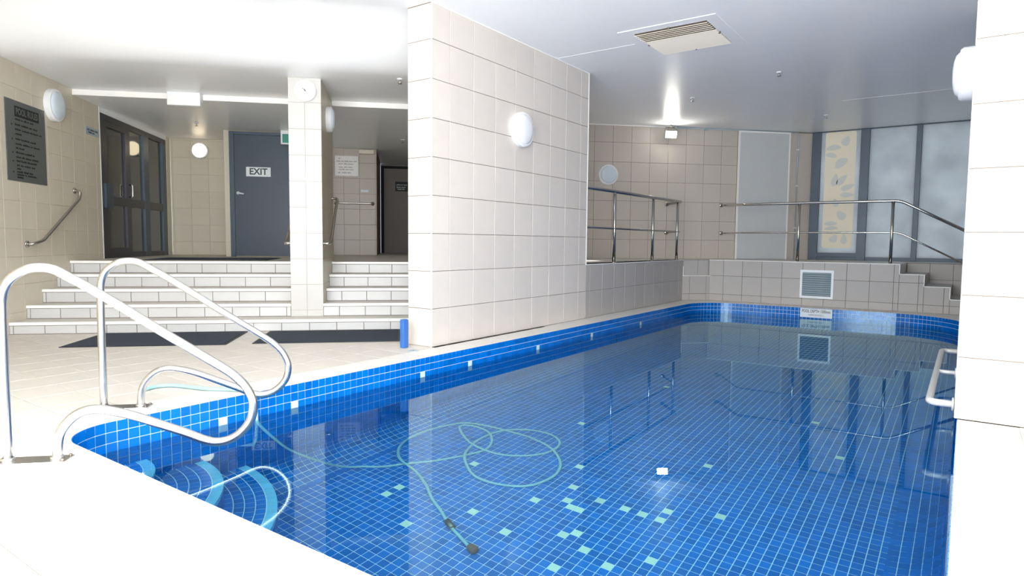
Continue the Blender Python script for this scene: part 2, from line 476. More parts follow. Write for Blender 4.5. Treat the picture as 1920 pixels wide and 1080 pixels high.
# ceiling of the pool hall, and the lower ceiling over the entry side
HB = 5.68
pc = [W(-7.0, HB), W(0.05, HB), Vector((-3.98, 6.75, 0)), W(1.12, 8.9), W(1.12, 11.5), W(2.0, 12.0), Vector((-2.5, 13.2, 0)), Vector((1.65, 13.2, 0)), Vector((1.65, -.9, 0)), Vector((-9.5, -.9, 0))]
struct('ceiling', prism([(p.x, p.y) for p in pc], CEIL, CEIL + .15), M_ceil, 'white painted ceiling over the pool')
obj('sheet_joint', aabox(-1.5, 1.5, 9.898, 9.903, CEIL - .0025, CEIL + .001), M_white, bpy.data.objects['ceiling'])
obj('sheet_joint', aabox(-3.7, -2.8, 6.03, 6.035, CEIL - .002, CEIL + .001), M_white, bpy.data.objects['ceiling'])
bm = bmesh.new(); prof = []
for k in range(13):
    t = k / 12; s = t * t * (3 - 2 * t); prof.append((HB + t * (6.68 - HB), CEIL + (LC - CEIL) * s))
prof += [(7.0, LC), (8.02, LC)]
rows = []
for v, z in prof:
    ue = min(1.12, v - 5.63)
    rows.append([bm.verts.new(W(-7.0 + (ue + 7.0) * k / 8, v, z)) for k in range(9)])
for a_, b_ in zip(rows, rows[1:]):
    for k in range(8):
        f = bm.faces.new([a_[k], b_[k], b_[k + 1], a_[k + 1]]); f.smooth = True
bmesh.ops.recalc_face_normals(bm, faces=bm.faces)
struct('ceiling_entry', bm, M_ceil, 'white ceiling sloping down over the steps')
struct('ceiling_landing', uvbox(-4.9, 1.12, 8.0, 14.2, SOF, SOF + .3), M_ceil, 'lower white ceiling over the landing')
struct('trim_1', uvbox(-3.6, 1.1, 7.985, 8.0, SOF, LC), M_trim, 'white drop edge between the two ceilings')

# --- tiled partition between deck and pool
P_ROWS = [0.0] + [0.326 + 0.3217 * k for k in range(8)] + [2.868]
wp = wall('wall_partition', (-3.703, 0, 0), AY, 4.053 + TH, 6.76, 0, CEIL, 0.277, M_grout, 'cream tiled partition wall standing beside the pool')
tile_wall(wp, (-3.703, 0, 0), AY, breaks(4.06, 6.755, 4.285, 0.3275), P_ROWS, M_tile)
tile_wall(wp, (0, 4.053, 0), AX, [-3.978, -3.71], P_ROWS, M_tile)
for nm, b_ in (('corner_bead', aabox(-3.7065, -3.6995, 4.0485, 4.0585, 0, CEIL)), ('edge_bead', aabox(-3.708, -3.6985, 6.753, 6.764, .645, CEIL)),
               ('top_bead', aabox(-3.7065, -3.7, 4.053, 6.76, 2.866, CEIL))):
    obj(nm, b_, M_trim, wp)
wl = wall('wall_low', (-3.703, 0, 0), AY, 6.76, 9.98, 0, PZ, 0.277, M_grout, 'low tiled wall under the railing beside the pool')
tile_wall(wl, (-3.703, 0, 0), AY, breaks(6.76, 9.975, 6.863, 0.3235), [0, .326, PZ - .004], M_tileg, gap=.004)
obj('top_bead', aabox(-3.71, -3.698, 6.76, 9.985, PZ - .006, PZ + .004), M_trim, wl)
obj('corner_bead', aabox(-3.71, -3.697, 9.975, 9.988, 0.0, PZ - .1), M_trim, wl)
# platform behind the low wall
struct('floor_platform', prism([(-3.75, 6.3), (-3.75, 10.0), (-3.41, 10.34), (-0.752, 10.34), (-0.752, 12.46), (-2.33, 12.46), (-7.9, 6.9)], 0, PZ), M_deck, 'pale raised floor behind the railings')
# diagonal corner below the platform
DV = 9.70
wd_ = wall('wall_corner', W(0, DV), AU, 4.40, 5.10, 0, PZ, .06, M_grout, 'short diagonal wall in the far pool corner')
tile_wall(wd_, W(0, DV), AU, [4.42, 4.70, 5.0], [.40, PZ], M_tileg)
bb = wall('wall_corner_step', W(0, 9.66), AU, 4.40, 5.12, 0, .397, .05, M_grout, 'low tiled kerb in the far pool corner')
tile_wall(bb, W(0, 9.66), AU, [4.42, 4.545, 4.83, 5.115], [0, .105, .392], M_tileg)
obj('top_bead', uvbox(4.40, 5.12, 9.655, DV, .39, .400), M_trim, bb)
# end wall with stepped top
def end_top(x):
    if x < -0.752: return PZ + .005
    if x < -0.46: return .515
    if x < -0.165: return .357
    if x < 0.13: return .197
    return .05
we = None
bm = bmesh.new()
for x0, x1 in ((-3.40, -.752), (-.752, -.46), (-.46, -.165), (-.165, .13), (.13, .8)):
    add_box(bm, (x0, 10.29 + TH, 0), (x1 - x0, 0, 0), (0, .12, 0), (0, 0, end_top((x0 + x1) / 2)))
we = struct('wall_end', bm, M_grout, 'tiled end wall of the pool with a stepped top')
xb = sorted(set(breaks(-3.39, .8, -3.156, .2925) + [-.752, -.46, -.165, .13]))
tile_wall(we, (0, 10.29, 0), AX, xb, [0, .108, .400, .66], M_tileg, ztop=end_top)
for x0, x1 in ((-3.39, -.752), (-.752, -.46), (-.46, -.165), (-.165, .13)):
    z = end_top((x0 + x1) / 2)
    obj('top_bead', aabox(x0, x1 + .006, 10.283, 10.295, z - .006, z + .003), M_trim, we)
for x, z0, z1 in ((-.752, .515, .65), (-.46, .357, .515), (-.165, .197, .357)):
    obj('corner_bead', aabox(x - .005, x + .004, 10.283, 10.295, z0, z1), M_trim, we)
# stair flight behind the stepped wall
st = thing('pool_exit_stairs', 'short tiled stairs going down behind the stepped end wall', 'stairs', (-.3, 10.9, 0))
for i, (x0, x1, z) in enumerate(((-.752, -.46, .505), (-.46, -.165, .347), (-.165, .13, .187))):
    part('stair_tread', aabox(x0, x1, 10.41, 11.48, 0, z), M_tileg, st)
wb = wall('wall_below_window', (0, 11.48, 0), AX, -.752, 1.6, 0, PZ, .05, M_grout, 'tiled wall between the stairs and the windows')
tile_wall(wb, (0, 11.48, 0), AX, breaks(-.75, 1.5, -.45, .2925), [0, .108, .40, PZ - .004], M_tileg)
struct('floor_sill', aabox(-.752, 1.6, 11.53, 12.46, 0, PZ), M_deck)
# diagonal back wall
G = W(0, 10.45)
wbk = wall('wall_back', G, AU, 1.2, 7.20, 0, CEIL, .15, M_grout, 'diagonal cream tiled back wall behind the railing')
tile_wall(wbk, G, AU, breaks(2.2, 5.73, 3.164, .3245), [PZ] + [.969 + .3235 * k for k in range(6)] + [CEIL - .012], M_back)
tile_wall(wbk, G, AU, [6.72, 6.87, 7.19], [PZ, 1.6, CEIL - .012], M_back, gap=.003)
obj('cornice_bead', uvbox(2.2, 4.4, 10.43, 10.45, CEIL - .016, CEIL), M_trim, wbk)

# window wall
WY = 12.45
win = struct('window_1', aabox(-2.33, 1.6, WY, WY + .08, PZ - .02, PZ + .06), M_slate, 'dark framed frosted window wall above the platform')
for nm, x0, x1, z0, z1 in (('jamb', -2.33, -2.185, PZ, CEIL), ('mullion', -1.568, -1.432, PZ, CEIL), ('mullion', -.765, -.688, PZ, CEIL), ('mullion', .35, .43, PZ, CEIL),
                           ('bottom_rail', -2.19, -1.56, PZ + .055, .768), ('head_rail', -2.33, 1.6, CEIL - .012, CEIL)):
    obj(nm, aabox(x0, x1, WY - .03, WY + .08, z0, z1, .004), M_slate, win)
for x0, x1, z0 in ((-2.185, -1.568, .768), (-1.432, -.765, PZ + .06), (-.688, .35, PZ + .06), (.43, 1.6, PZ + .06)):
    p_ = obj('window_pane', aabox(x0, x1, WY + .02, WY + .028, z0, CEIL - .01), M_frost, win)
    if x0 < -2:
        bm = bmesh.new(); x_0, x_1, z_0, z_1, r = -2.12, -1.64, .855, 2.86, .04
        pts = []
        for cx, cz, t0 in ((x_1 - r, z_1 - r, 0), (x_0 + r, z_1 - r, 90), (x_0 + r, z_0 + r, 180), (x_1 - r, z_0 + r, 270)):
            for k in range(5):
                t = math.radians(t0 + 90 * k / 4); pts.append((cx + r * math.cos(t), cz + r * math.sin(t)))
        f = bm.faces.new([bm.verts.new((px, WY + .0185, pz)) for px, pz in pts])
        ex = bmesh.ops.extrude_face_region(bm, geom=[f]); bmesh.ops.translate(bm, verts=[e for e in ex['geom'] if isinstance(e, bmesh.types.BMVert)], vec=(0, -.001, 0))
        bmesh.ops.recalc_face_normals(bm, faces=bm.faces)
        obj('printed_film', bm, M_film, p_)
        leaves = [(-1.80, 2.696, .075, .10, -25), (-1.99, 2.598, .13, .055, 5), (-1.87, 2.33, .13, .085, 40), (-1.953, 2.034, .06, .125, -12), (-1.84, 2.03, .06, .13, -40),
                  (-1.745, 1.905, .055, .13, -68), (-1.75, 1.773, .05, .125, -92), (-1.925, 1.641, .05, .085, 15), (-1.83, 1.421, .075, .105, 40), (-1.99, 1.284, .12, .045, 3),
                  (-1.975, 1.203, .12, .04, 6), (-1.93, 1.017, .07, .085, -30), (-1.77, 1.01, .055, .10, 0), (-2.02, 2.47, .10, .05, -15)]
        for lx, lz, lw, lh, an in leaves:
            bm = bmesh.new(); ca, sa = math.cos(math.radians(an)), math.sin(math.radians(an)); vv = []
            for k in range(18):
                t = 2 * math.pi * k / 18; ex_, ez = .85 * lw * math.cos(t) * (1 - .35 * math.sin(t)), lh * .85 * math.sin(t)
                vv.append(bm.verts.new((lx + ex_ * ca - ez * sa, WY + .0165, lz + ex_ * sa + ez * ca)))
            f = bm.faces.new(vv)
            ex = bmesh.ops.extrude_face_region(bm, geom=[f]); bmesh.ops.translate(bm, verts=[e for e in ex['geom'] if isinstance(e, bmesh.types.BMVert)], vec=(0, -.001, 0))
            bmesh.ops.recalc_face_normals(bm, faces=bm.faces)
            obj('leaf_print', bm, M_leaf, p_)

# right-hand wall block at the pool edge
wr = wall('wall_right', (0, 4.053, 0), AX, -.02 + TH, 1.6, 0, CEIL, 2.75, M_grout, 'white tiled wall block at the right edge of the pool')
tile_wall(wr, (0, 4.053, 0), AX, [-.02, .275, .60, .925, 1.25, 1.58], [0.0] + [0.326 + 0.3235 * k for k in range(8)] + [2.87], M_tile)
tile_wall(wr, (-.02, 0, 0), -AY, [-(6.8 - .3275 * k) for k in range(9)], [0.0] + [0.326 + 0.3235 * k for k in range(8)] + [2.87], M_tile)
struct('wall_side', aabox(1.6, 1.7, -1.7, 13.0, 0, CEIL), M_white, 'plain side wall out of view')
# front wall behind the camera: glazed bays
bmw = aabox(-4.3, 1.6, -.9, -.8, 0, .25); add_box(bmw, (-4.3, -.9, 2.6), (5.9, 0, 0), (0, .1, 0), (0, 0, .275))
for x in (-4.3, -3.4, -2.15, -.9, .35, 1.5): add_box(bmw, (x, -.9, .25), (.1, 0, 0), (0, .1, 0), (0, 0, 2.35))
struct('wall_front', bmw, M_white, 'glazed front wall behind the camera')

# ------------------------------------------------------------------ ENTRY SIDE
TP = 0.2655
LW = -3.6
wlft = wall('wall_left', W(LW, 0), AV, 1.2, 8.62, 0, CEIL, .15, M_groutw, 'beige tiled wall with the rules sign')
tile_wall(wlft, W(LW, 0), AV, breaks(6.1, 8.62, 6.64, TP), [0.0] + [.19 + TP * k for k in range(9)] + [LC], M_tilew, gap=.002)
obj('corner_bead', uvbox(LW - .012, LW + .003, 8.615, 8.632, LZ, SOF), M_trim, wlft)
struct('wall_left_end', uvbox(LW - .15, LW, 10.86, 11.03, LZ, SOF), M_tilew)
wlm = wall('wall_landing', W(0, 11.03), AU, LW, -2.3, LZ, SOF, .1, M_groutw, 'beige tiled wall with the lit round lamp')
tile_wall(wlm, W(0, 11.03), AU, breaks(LW, -2.3, -3.3, TP), breaks(LZ, SOF, LZ + .21, TP), M_tilew, gap=.003)
wdr = wall('wall_exit', W(0, 10.05), AU, -2.553, -1.30, LZ, SOF, .12, M_groutw, 'beige wall around the slate blue exit door')
tile_wall(wdr, W(0, 10.05), AU, [-2.55, -2.47], breaks(LZ, SOF, LZ + .21, 4 * TP), M_tilew, gap=.002)
tile_wall(wdr, W(0, 10.05), AU, [-1.60, -1.45, -1.30], breaks(LZ, SOF, LZ + .21, TP), M_tilew, gap=.002)
struct('wall_exit_return', uvbox(-2.553, -2.45, 10.17, 11.03, LZ, SOF), M_tilew)
wsg = wall('wall_notice', W(0, 11.55), AU, -1.95, -.43, LZ, SOF, 2.1, M_grout, 'grey beige tiled wall with the paper notice')
tile_wall(wsg, W(0, 11.55), AU, breaks(-1.3, -.43, -.72, TP), breaks(LZ, SOF, LZ + .265, TP), M_taupe, gap=.003)
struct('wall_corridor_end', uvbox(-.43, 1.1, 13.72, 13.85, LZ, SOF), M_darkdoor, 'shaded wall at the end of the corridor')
struct('wall_corridor', uvbox(1.1, 1.2, 6.8, 13.85, 0, CEIL), M_tilew, 'wall hidden behind the partition')
struct('floor_landing', uvbox(-4.9, 1.1, 7.82, 14.0, LZ - .06, LZ), M_deck, 'tiled landing above the steps')
struct('wall_behind_glass', uvbox(-4.9, -4.8, 8.0, 11.6, LZ, SOF), M_tilew)
struct('wall_behind_glass_end', uvbox(-4.9, -3.75, 11.2, 11.3, LZ, SOF), M_tilew)
struct('wall_behind_glass_start', uvbox(-4.9, -3.75, 7.9, 8.0, LZ, SOF), M_tilew)

# steps
M_riser = mat('white_riser_tile', (198, 198, 197), 0.3, var=0.02)
tops = [.113, .245, .382, .520, LZ]; fronts = [6.64, 6.93, 7.22, 7.51, 7.80]
CU0, CU1 = -1.135, -.81
stp = thing('entry_steps', 'five wide white tiled steps leading up to the landing', 'steps', W(-1.3, 6.9))
for i in range(5):
    f0 = fronts[i]; zt = tops[i]; zb_ = tops[i - 1] if i else 0.0
    back = fronts[i + 1] + .02 if i < 4 else 7.9
    runs = [(LW, 1.0)] if i == 0 else [(LW, CU0), (CU1, 1.1)]
    for u0, u1 in runs:
        b_ = part('step', uvbox(u0, u1, f0 + TH, back, max(zb_ - .02, 0), zt - .005), M_grout, stp)
        tile_wall(b_, W(0, f0), AU, breaks(u0, u1 - .001, -3.303, TP), [zb_ + .002, zt - .03], M_riser, gap=.006, name='riser_tile')
        part('nosing', uvbox(u0, u1, f0 - .008, f0 + .05, zt - .028, zt, .003), M_trim, b_)
        part('tread', uvbox(u0, u1, f0 + .05, back, zt - .01, zt - .001), M_deck, b_)

# column with the clock
wcol = struct('wall_column', uvbox(CU0 + TH, CU1 - TH, 6.93 + TH, 8.02, tops[0] - .01, LC), M_groutw, 'square tiled column rising from the steps')
rows_c = [tops[0]] + [.179 + TP * k for k in range(9)] + [LC]
M_col = mat('white_column_tile', (190, 188, 183), 0.3, var=0.01)
tile_wall(wcol, W(0, 6.93), AU, [CU0, -.972, CU1], rows_c, M_col, gap=.002)
tile_wall(wcol, W(CU1, 0), AV, breaks(6.935, 8.02, 7.2, TP), rows_c, M_tilew, gap=.002)

# glass doors on the left wall
gd = struct('door_1', uvbox(LW - .08, LW - .005, 8.635, 8.70, LZ, SOF - .06), M_dark, 'dark framed glass double doors on the landing')
def gbox(name, v0, v1, z0, z1, d0=-.08, d1=-.005, m=M_dark): return obj(name, uvbox(LW + d0, LW + d1, v0, v1, z0, z1, .002), m, gd)
gbox('head_rail', 8.70, 10.86, SOF - .13, SOF - .06); gbox('jamb', 10.70, 10.86, LZ, SOF - .13, m=M_slate)
obj('head_infill', uvbox(LW - .12, LW - .002, 8.62, 11.03, SOF - .06, SOF), M_ceil, gd)
gbox('door_stile', 8.70, 8.83, LZ, SOF - .13, -.06, -.01); gbox('door_stile', 9.37, 9.52, LZ, SOF - .13, -.06, -.01)
gbox('mullion', 9.98, 10.16, LZ, SOF - .13, m=M_slate)
gbox('bottom_rail', 8.83, 9.37, LZ, LZ + .13, -.06, -.01); gbox('bottom_rail', 9.52, 10.70, LZ, LZ + .07, -.06, -.01)
gbox('mid_rail', 8.83, 9.37, 1.33, 1.44, -.06, -.01); gbox('mid_rail', 9.52, 9.98, 1.33, 1.44, -.06, -.01); gbox('mid_rail', 10.16, 10.70, 1.33, 1.44, -.06, -.01)
gbox('top_rail', 8.83, 9.37, SOF - .20, SOF - .13, -.06, -.01)
for v0, v1 in ((8.83, 9.37), (9.52, 9.98), (10.16, 10.70)):
    gbox('glass_pane', v0, v1, LZ + .07, 1.33, -.04, -.034, M_doorglass); gbox('glass_pane', v0, v1, 1.44, SOF - .13, -.04, -.034, M_doorglass)
hp = gbox('lock_plate', 8.69, 8.90, 1.28, 1.58, -.01, .022, M_slate)
obj('pull_handle', tube(fillet([W(LW, 9.44, 1.46), W(LW + .04, 9.44, 1.46), W(LW + .04, 9.44, 1.62), W(LW, 9.44, 1.62)], .03), .011), M_steel, gd)

# light of the corridor beyond the glass
pl_ = bpy.data.lights.new('corridor_light', 'POINT'); pl_.energy = 25; pl_.shadow_soft_size = .12; pl_.color = (.95, 1.0, .9)
po_ = bpy.data.objects.new('corridor_light', pl_); COL.objects.link(po_); po_.location = W(-4.3, 9.8, 2.3)

# exit door
dr = struct('door_2', uvbox(-2.46, -1.615, 10.03, 10.045, LZ + .01, SOF - .045), M_doorp, 'slate blue solid exit door')
for nm, a_ in (('door_frame', (-2.47, -2.405, LZ, SOF - .015)), ('door_frame', (-1.655, -1.60, LZ, SOF - .015)), ('frame_head', (-2.405, -1.655, SOF - .06, SOF - .015))):
    obj(nm, uvbox(a_[0], a_[1], 10.005, 10.05, a_[2], a_[3], .003), M_slate, dr)
hb = obj('door_handle', lathe([(0, .012), (.024, .012), (.024, 0), (0, 0)], W(-2.36, 10.03, 1.585), -AV, 16), M_pale, dr)
obj('lever', tube(fillet([W(-2.36, 10.02, 1.585), W(-2.36, 9.985, 1.585), W(-2.27, 9.985, 1.57)], .015), .012, 8), M_pale, hb)

# dark corridor door
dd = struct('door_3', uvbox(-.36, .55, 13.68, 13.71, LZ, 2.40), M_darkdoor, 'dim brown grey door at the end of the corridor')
obj('door_frame', uvbox(-.42, -.36, 13.66, 13.72, LZ, 2.45), M_void, dd)
obj('frame_head', uvbox(-.36, .55, 13.66, 13.72, 2.40, 2.45), M_void, dd)

# ------------------------------------------------------------------ POOL
pool = thing('swimming_pool', 'indoor swimming pool lined with cobalt blue mosaic', 'pool', (-1.7, 5.5, 0))
PL = wloc(pool)
def prof_at(t):
    """distance down the lining -> (z, inward offset)"""
    zv = -FLOORZ - COVE
    if t <= zv: return -t, 0.0
    a = (t - zv) / COVE
    if a >= math.pi / 2: return FLOORZ, COVE + (t - zv - COVE * math.pi / 2)
    return -zv - COVE * math.sin(a), COVE * (1 - math.cos(a))
NCOL = round(PER / PIT); SP = PER / NCOL
NROW = 27; TT = (-FLOORZ - COVE + COVE * math.pi / 2) / NROW
def lining(s, t, back=0.0):
    p, n = at(s); z, o = prof_at(t)
    zv = -FLOORZ - COVE
    if t <= zv: nn = Vector((n.x, n.y, 0))
    else:
        a = min((t - zv) / COVE, math.pi / 2); nn = Vector((n.x * math.cos(a), n.y * math.cos(a), math.sin(a)))
    pp = Vector((p.x + n.x * o, p.y + n.y * o, z))
    return pp - nn * back
# grout shell
V, F = [], []
ts = [0, .5, -FLOORZ - COVE] + [-FLOORZ - COVE + COVE * math.pi / 2 * k / 8 for k in range(1, 9)]
NS = 2 * NCOL
for i in range(NS):
    for t in ts: V.append(lining(i * PER / NS, t, .004) - PL)
n_ = len(ts)
for i in range(NS):
    j = (i + 1) % NS
    for k in range(n_ - 1): F.append((i * n_ + k, i * n_ + k + 1, j * n_ + k + 1, j * n_ + k))
shell = pydata('pool_shell', V, F, M_pgrout, pool, smooth=True)
fl_poly = [p + n * (COVE - .03) for p, n in (at(i * PER / NS) for i in range(NS))]
bm = bmesh.new(); bm.faces.new([bm.verts.new((p.x, p.y, FLOORZ - .003)) for p in fl_poly[::-1]])
for f in bm.faces:
    f.normal_update()
    if f.normal.z < 0: f.normal_flip()
part('pool_floor', bm, M_pgrout, pool)
# wall mosaic
accent_cols = []
for yy in (1.98, 2.48, 3.65, 4.21, 5.3, 6.4, 7.7): accent_cols.append(int((RAD['nl'] * math.pi / 2 + yy - Y0 - RAD['nl']) // SP))
IND_COLS = 92
g = .0024
def tile_verts(i, j):
    s0, s1, t0, t1 = i * SP + g, (i + 1) * SP - g, j * TT + g, (j + 1) * TT - g
    f = [lining(s0, t1), lining(s1, t1), lining(s1, t0), lining(s0, t0)]
    b = [lining(s0, t1, .0045), lining(s1, t1, .0045), lining(s1, t0, .0045), lining(s0, t0, .0045)]
    return f + b
TF = [(3, 2, 1, 0)] + [(i, (i + 1) % 4, 4 + (i + 1) % 4, 4 + i) for i in range(4)]
straight = None
arc_cols = int(RAD['nl'] * math.pi / 2 / SP) + 1
V, F = [], []
for i in range(NCOL):
    for j in range(NROW):
        vv = tile_verts(i, j)
        acc = (j == 2 and i in accent_cols)
        if j < 3 and i < IND_COLS or acc:
            c = sum(vv[:4], Vector()) / 4; m_ = M_aqua if acc else M_blueg
            if i > arc_cols:
                key = ('mosaic', m_.name)
                if key not in TILE:
                    me = bpy.data.meshes.new('mosaic_tile'); me.from_pydata([x_ - c for x_ in vv], [], TF); me.update(); me.materials.append(m_); TILE[key] = me
                me = TILE[key]
            else:
                me = bpy.data.meshes.new('mosaic_tile'); me.from_pydata([x_ - c for x_ in vv], [], TF); me.update(); me.materials.append(m_)
            o = link(bpy.data.objects.new('mosaic_tile', me), pool); o.location = c - PL
            if acc: o['label'] = 'pale aqua accent tile at the waterline'
        else:
            k = len(V); V += [x_ - PL for x_ in vv]; F += [tuple(k + a_ for a_ in f) for f in TF]
tag(pydata('wall_mosaic', V, F, M_blueg, pool), kind='stuff')
# floor mosaic
whites = {(12, 27), (12, 29), (18, 24), (15, 39), (22, 30), (27, 29), (32, 32), (26, 36), (29, 38), (28, 41), (26, 46), (19, 59), (30, 37), (31, 37), (33, 33), (35, 31), (32, 40), (35, 40), (37, 40), (39, 40), (38, 30), (41, 33), (34, 27), (39, 55), (44, 44), (39, 42), (50, 24), (47, 78), (22, 84), (52, 66)}
def inside(x, y, off):
    for (cx, cy, r, sx, sy) in ((X0 + RAD['nl'], Y0 + RAD['nl'], RAD['nl'], -1, -1), (X0 + RAD['fl'], Y1 - RAD['fl'], RAD['fl'], -1, 1), (X1 - RAD['fr'], Y1 - RAD['fr'], RAD['fr'], 1, 1), (X1 - RAD['nr'], Y0 + RAD['nr'], RAD['nr'], 1, -1)):
        if (x - cx) * sx > 0 and (y - cy) * sy > 0: return math.hypot(x - cx, y - cy) < r - off
    return X0 + off < x < X1 - off and Y0 + off < y < Y1 - off
V, F = [], []
nx, ny = int((X1 - X0) / PIT) + 1, int((Y1 - Y0) / PIT) + 1
QF = [(0, 1, 2, 3)] + [(4 + i, 4 + (i + 1) % 4, (i + 1) % 4, i) for i in range(4)]
def fverts(x0, x1, y0, y1, z): return [(x0, y0, z), (x1, y0, z), (x1, y1, z), (x0, y1, z), (x0, y0, z - .003), (x1, y0, z - .003), (x1, y1, z - .003), (x0, y1, z - .003)]
wm = bpy.data.meshes.new('floor_accent_tile'); h_ = PIT / 2 - g; wm.from_pydata(fverts(-h_, h_, -h_, h_, 0), [], QF); wm.update(); wm.materials.append(M_aqua)
for i in range(nx):
    for j in range(ny):
        x0, y0 = X0 + i * PIT, Y0 + j * PIT
        if not inside(x0 + PIT / 2, y0 + PIT / 2, COVE - .015): continue
        if (i, j) in whites:
            o = link(bpy.data.objects.new('floor_accent_tile', wm), pool); o.location = Vector((x0 + PIT / 2, y0 + PIT / 2, FLOORZ + .0005)) - PL
            o['label'] = 'pale aqua accent tile on the pool floor'; continue
        k = len(V); V += [Vector(p) - PL for p in fverts(x0 + g, x0 + PIT - g, y0 + g, y0 + PIT - g, FLOORZ)]
        F += [tuple(k + a_ for a_ in f) for f in QF]
tag(pydata('floor_mosaic', V, F, M_blueg, pool), kind='stuff')
# quarter-round corner steps in the water
SCX, SCY = X0, Y0
prevz = None
for (R, z) in ((.41, -.415), (.715, -.69), (.97, -.97)):
    na = 24
    poly = [(SCX - .02, SCY - .02)] + [(SCX + (R - .003) * math.cos(math.pi / 2 * k / na), SCY + (R - .003) * math.sin(math.pi / 2 * k / na)) for k in range(na + 1)]
    stp_ = part('pool_step', prism(poly, FLOORZ, z - .003), M_pgrout, pool)
    V, F, V2, F2 = [], [], [], []
    r = R; ring = 0
    while r > .06:
        rin = max(r - PIT, .02); nseg = max(2, round(math.pi / 2 * r / PIT))
        for k in range(nseg):
            a0 = math.pi / 2 * k / nseg + g / r; a1 = math.pi / 2 * (k + 1) / nseg - g / r
            am = (a0 + a1) / 2
            P = [(r - g, a0), (r - g, a1), (rin + g, a1), (rin + g, a0)]
            pts = [Vector((SCX + rr * math.cos(aa), SCY + rr * math.sin(aa), z)) - PL for rr, aa in P]
            tgt, tf = (V2, F2) if ring == 0 else (V, F)
            b = len(tgt); tgt += pts + [p_ - Vector((0, 0, .003)) for p_ in pts]; tf += [tuple(b + x_ for x_ in f) for f in QF]
        r -= PIT; ring += 1
    # riser tiles
    nseg = round(math.pi / 2 * R / PIT); zz = z
    row = 0
    while zz > FLOORZ + .02:
        z1 = max(zz - PIT, FLOORZ)
        for k in range(nseg):
            a0 = math.pi / 2 * k / nseg + g / R; a1 = math.pi / 2 * (k + 1) / nseg - g / R
            pts = [Vector((SCX + R * math.cos(aa), SCY + R * math.sin(aa), h)) - PL for aa, h in ((a0, z1 + g), (a1, z1 + g), (a1, zz - g), (a0, zz - g))]
            inn = [Vector((SCX + (R - .003) * math.cos(aa), SCY + (R - .003) * math.sin(aa), h)) - PL for aa, h in ((a0, z1 + g), (a1, z1 + g), (a1, zz - g), (a0, zz - g))]
            tgt, tf = (V2, F2) if row == 0 else (V, F)
            b = len(tgt); tgt += pts + inn; tf += [tuple(b + x_ for x_ in f) for f in QF]
        zz -= PIT; row += 1
    o1 = pydata('tread_mosaic', V, F, M_blueg, stp_); o1['kind'] = 'stuff'; o1.location = -Vector(stp_.location)
    o2 = pydata('nosing_mosaic', V2, F2, M_sky, stp_); o2['kind'] = 'stuff'; o2['label'] = 'light blue step edge'; o2.location = -Vector(stp_.location)
# water
bm = bmesh.new(); bm.faces.new([bm.verts.new((p.x, p.y, WATER)) for p in out_poly(-.002, .06)])
for f in bm.faces:
    f.normal_update()
    if f.normal.z < 0: f.normal_flip()
tag(obj('pool_water', bm, M_water), 'still clear water filling the blue mosaic pool', 'water', kind='stuff')

# ------------------------------------------------------------------ OBJECTS
# pool entry grab rails (closed loops)
RP = [(-1.56, .0), (-1.56, .35), (-1.558, .60), (-1.553, .67), (-1.538, .715), (-1.511, .748), (-1.465, .776), (-1.418, .784), (-1.368, .777), (-1.315, .748), (-1.22, .690),
      (-1.09, .603), (-.955, .51), (-.82, .42), (-.72, .352), (-.675, .312), (-.642, .268), (-.622, .21), (-.632, .143), (-.668, .092), (-.714, .061), (-.765, .050), (-.815, .060),
      (-.89, .094), (-1.0, .139), (-1.10, .178), (-1.18, .200), (-1.235, .207), (-1.285, .197), (-1.325, .170), (-1.36, .126), (-1.375, .078), (-1.38, .0)]
for v, lab in ((2.826, 'looped stainless pool grab rail nearest the camera'), (3.675, 'looped stainless pool grab rail farther from the camera, beside the blue hose')):
    t = thing('grab_rail', lab, 'grab rail', W(-1.47, v), 'pair of grab rails at the pool corner steps')
    part('tube', tube(smooth_path([W(u, v, z) for u, z in RP], 4), .0185, 16), M_rail, t)
    bm = uvbox(-1.60, -1.335, v - .045, v + .045, 0, .009, .002)
    bp_ = part('base_plate', bm, M_rail, t)
    for u in (-1.56, -1.38): part('weld_collar', lathe([(.0, .02), (.024, .02), (.026, .009), (.0, .009)], W(u, v, 0), UP, 16), M_rail, t)
    for u, dv in ((-1.345, .032), (-1.345, -.032), (-1.59, .032), (-1.59, -.032)):
        part('bolt', lathe([(0, .017), (.006, .017), (.007, .009), (0, .009)], W(u, v + dv, 0), UP, 8), M_rust, t)

# railing on the low wall
XR = -3.80
t = thing('low_wall_railing', 'stainless steel railing with three posts on the low tiled wall', 'railing', (XR, 8.5, PZ))
for y in (7.69, 8.95, 9.92):
    p_ = part('post', tube([(XR, y, PZ), (XR, y, 1.56)], .021), M_steel, t)
    part('base_flange', lathe([(0, .01), (.038, .01), (.04, 0), (0, 0)], (XR, y, PZ), UP, 20), M_steel, p_)
e1 = Vector(W(4.46, 10.45, 1.575))
part('top_rail', tube(fillet([(XR, 6.3, 1.575), (XR, 10.07, 1.575), e1], .06), .023, 14), M_steel, t)
part('mid_rail', tube(fillet([(XR, 6.3, 1.095), (XR, 10.05, 1.095), Vector(W(4.46, 10.45, 1.095))], .05), .013, 12), M_steel, t)
for z in (1.575, 1.095): part('wall_flange', lathe([(0, .012), (.036, .012), (.038, 0), (0, 0)], W(4.46, 10.445, z), -AV, 20), M_steel, t)
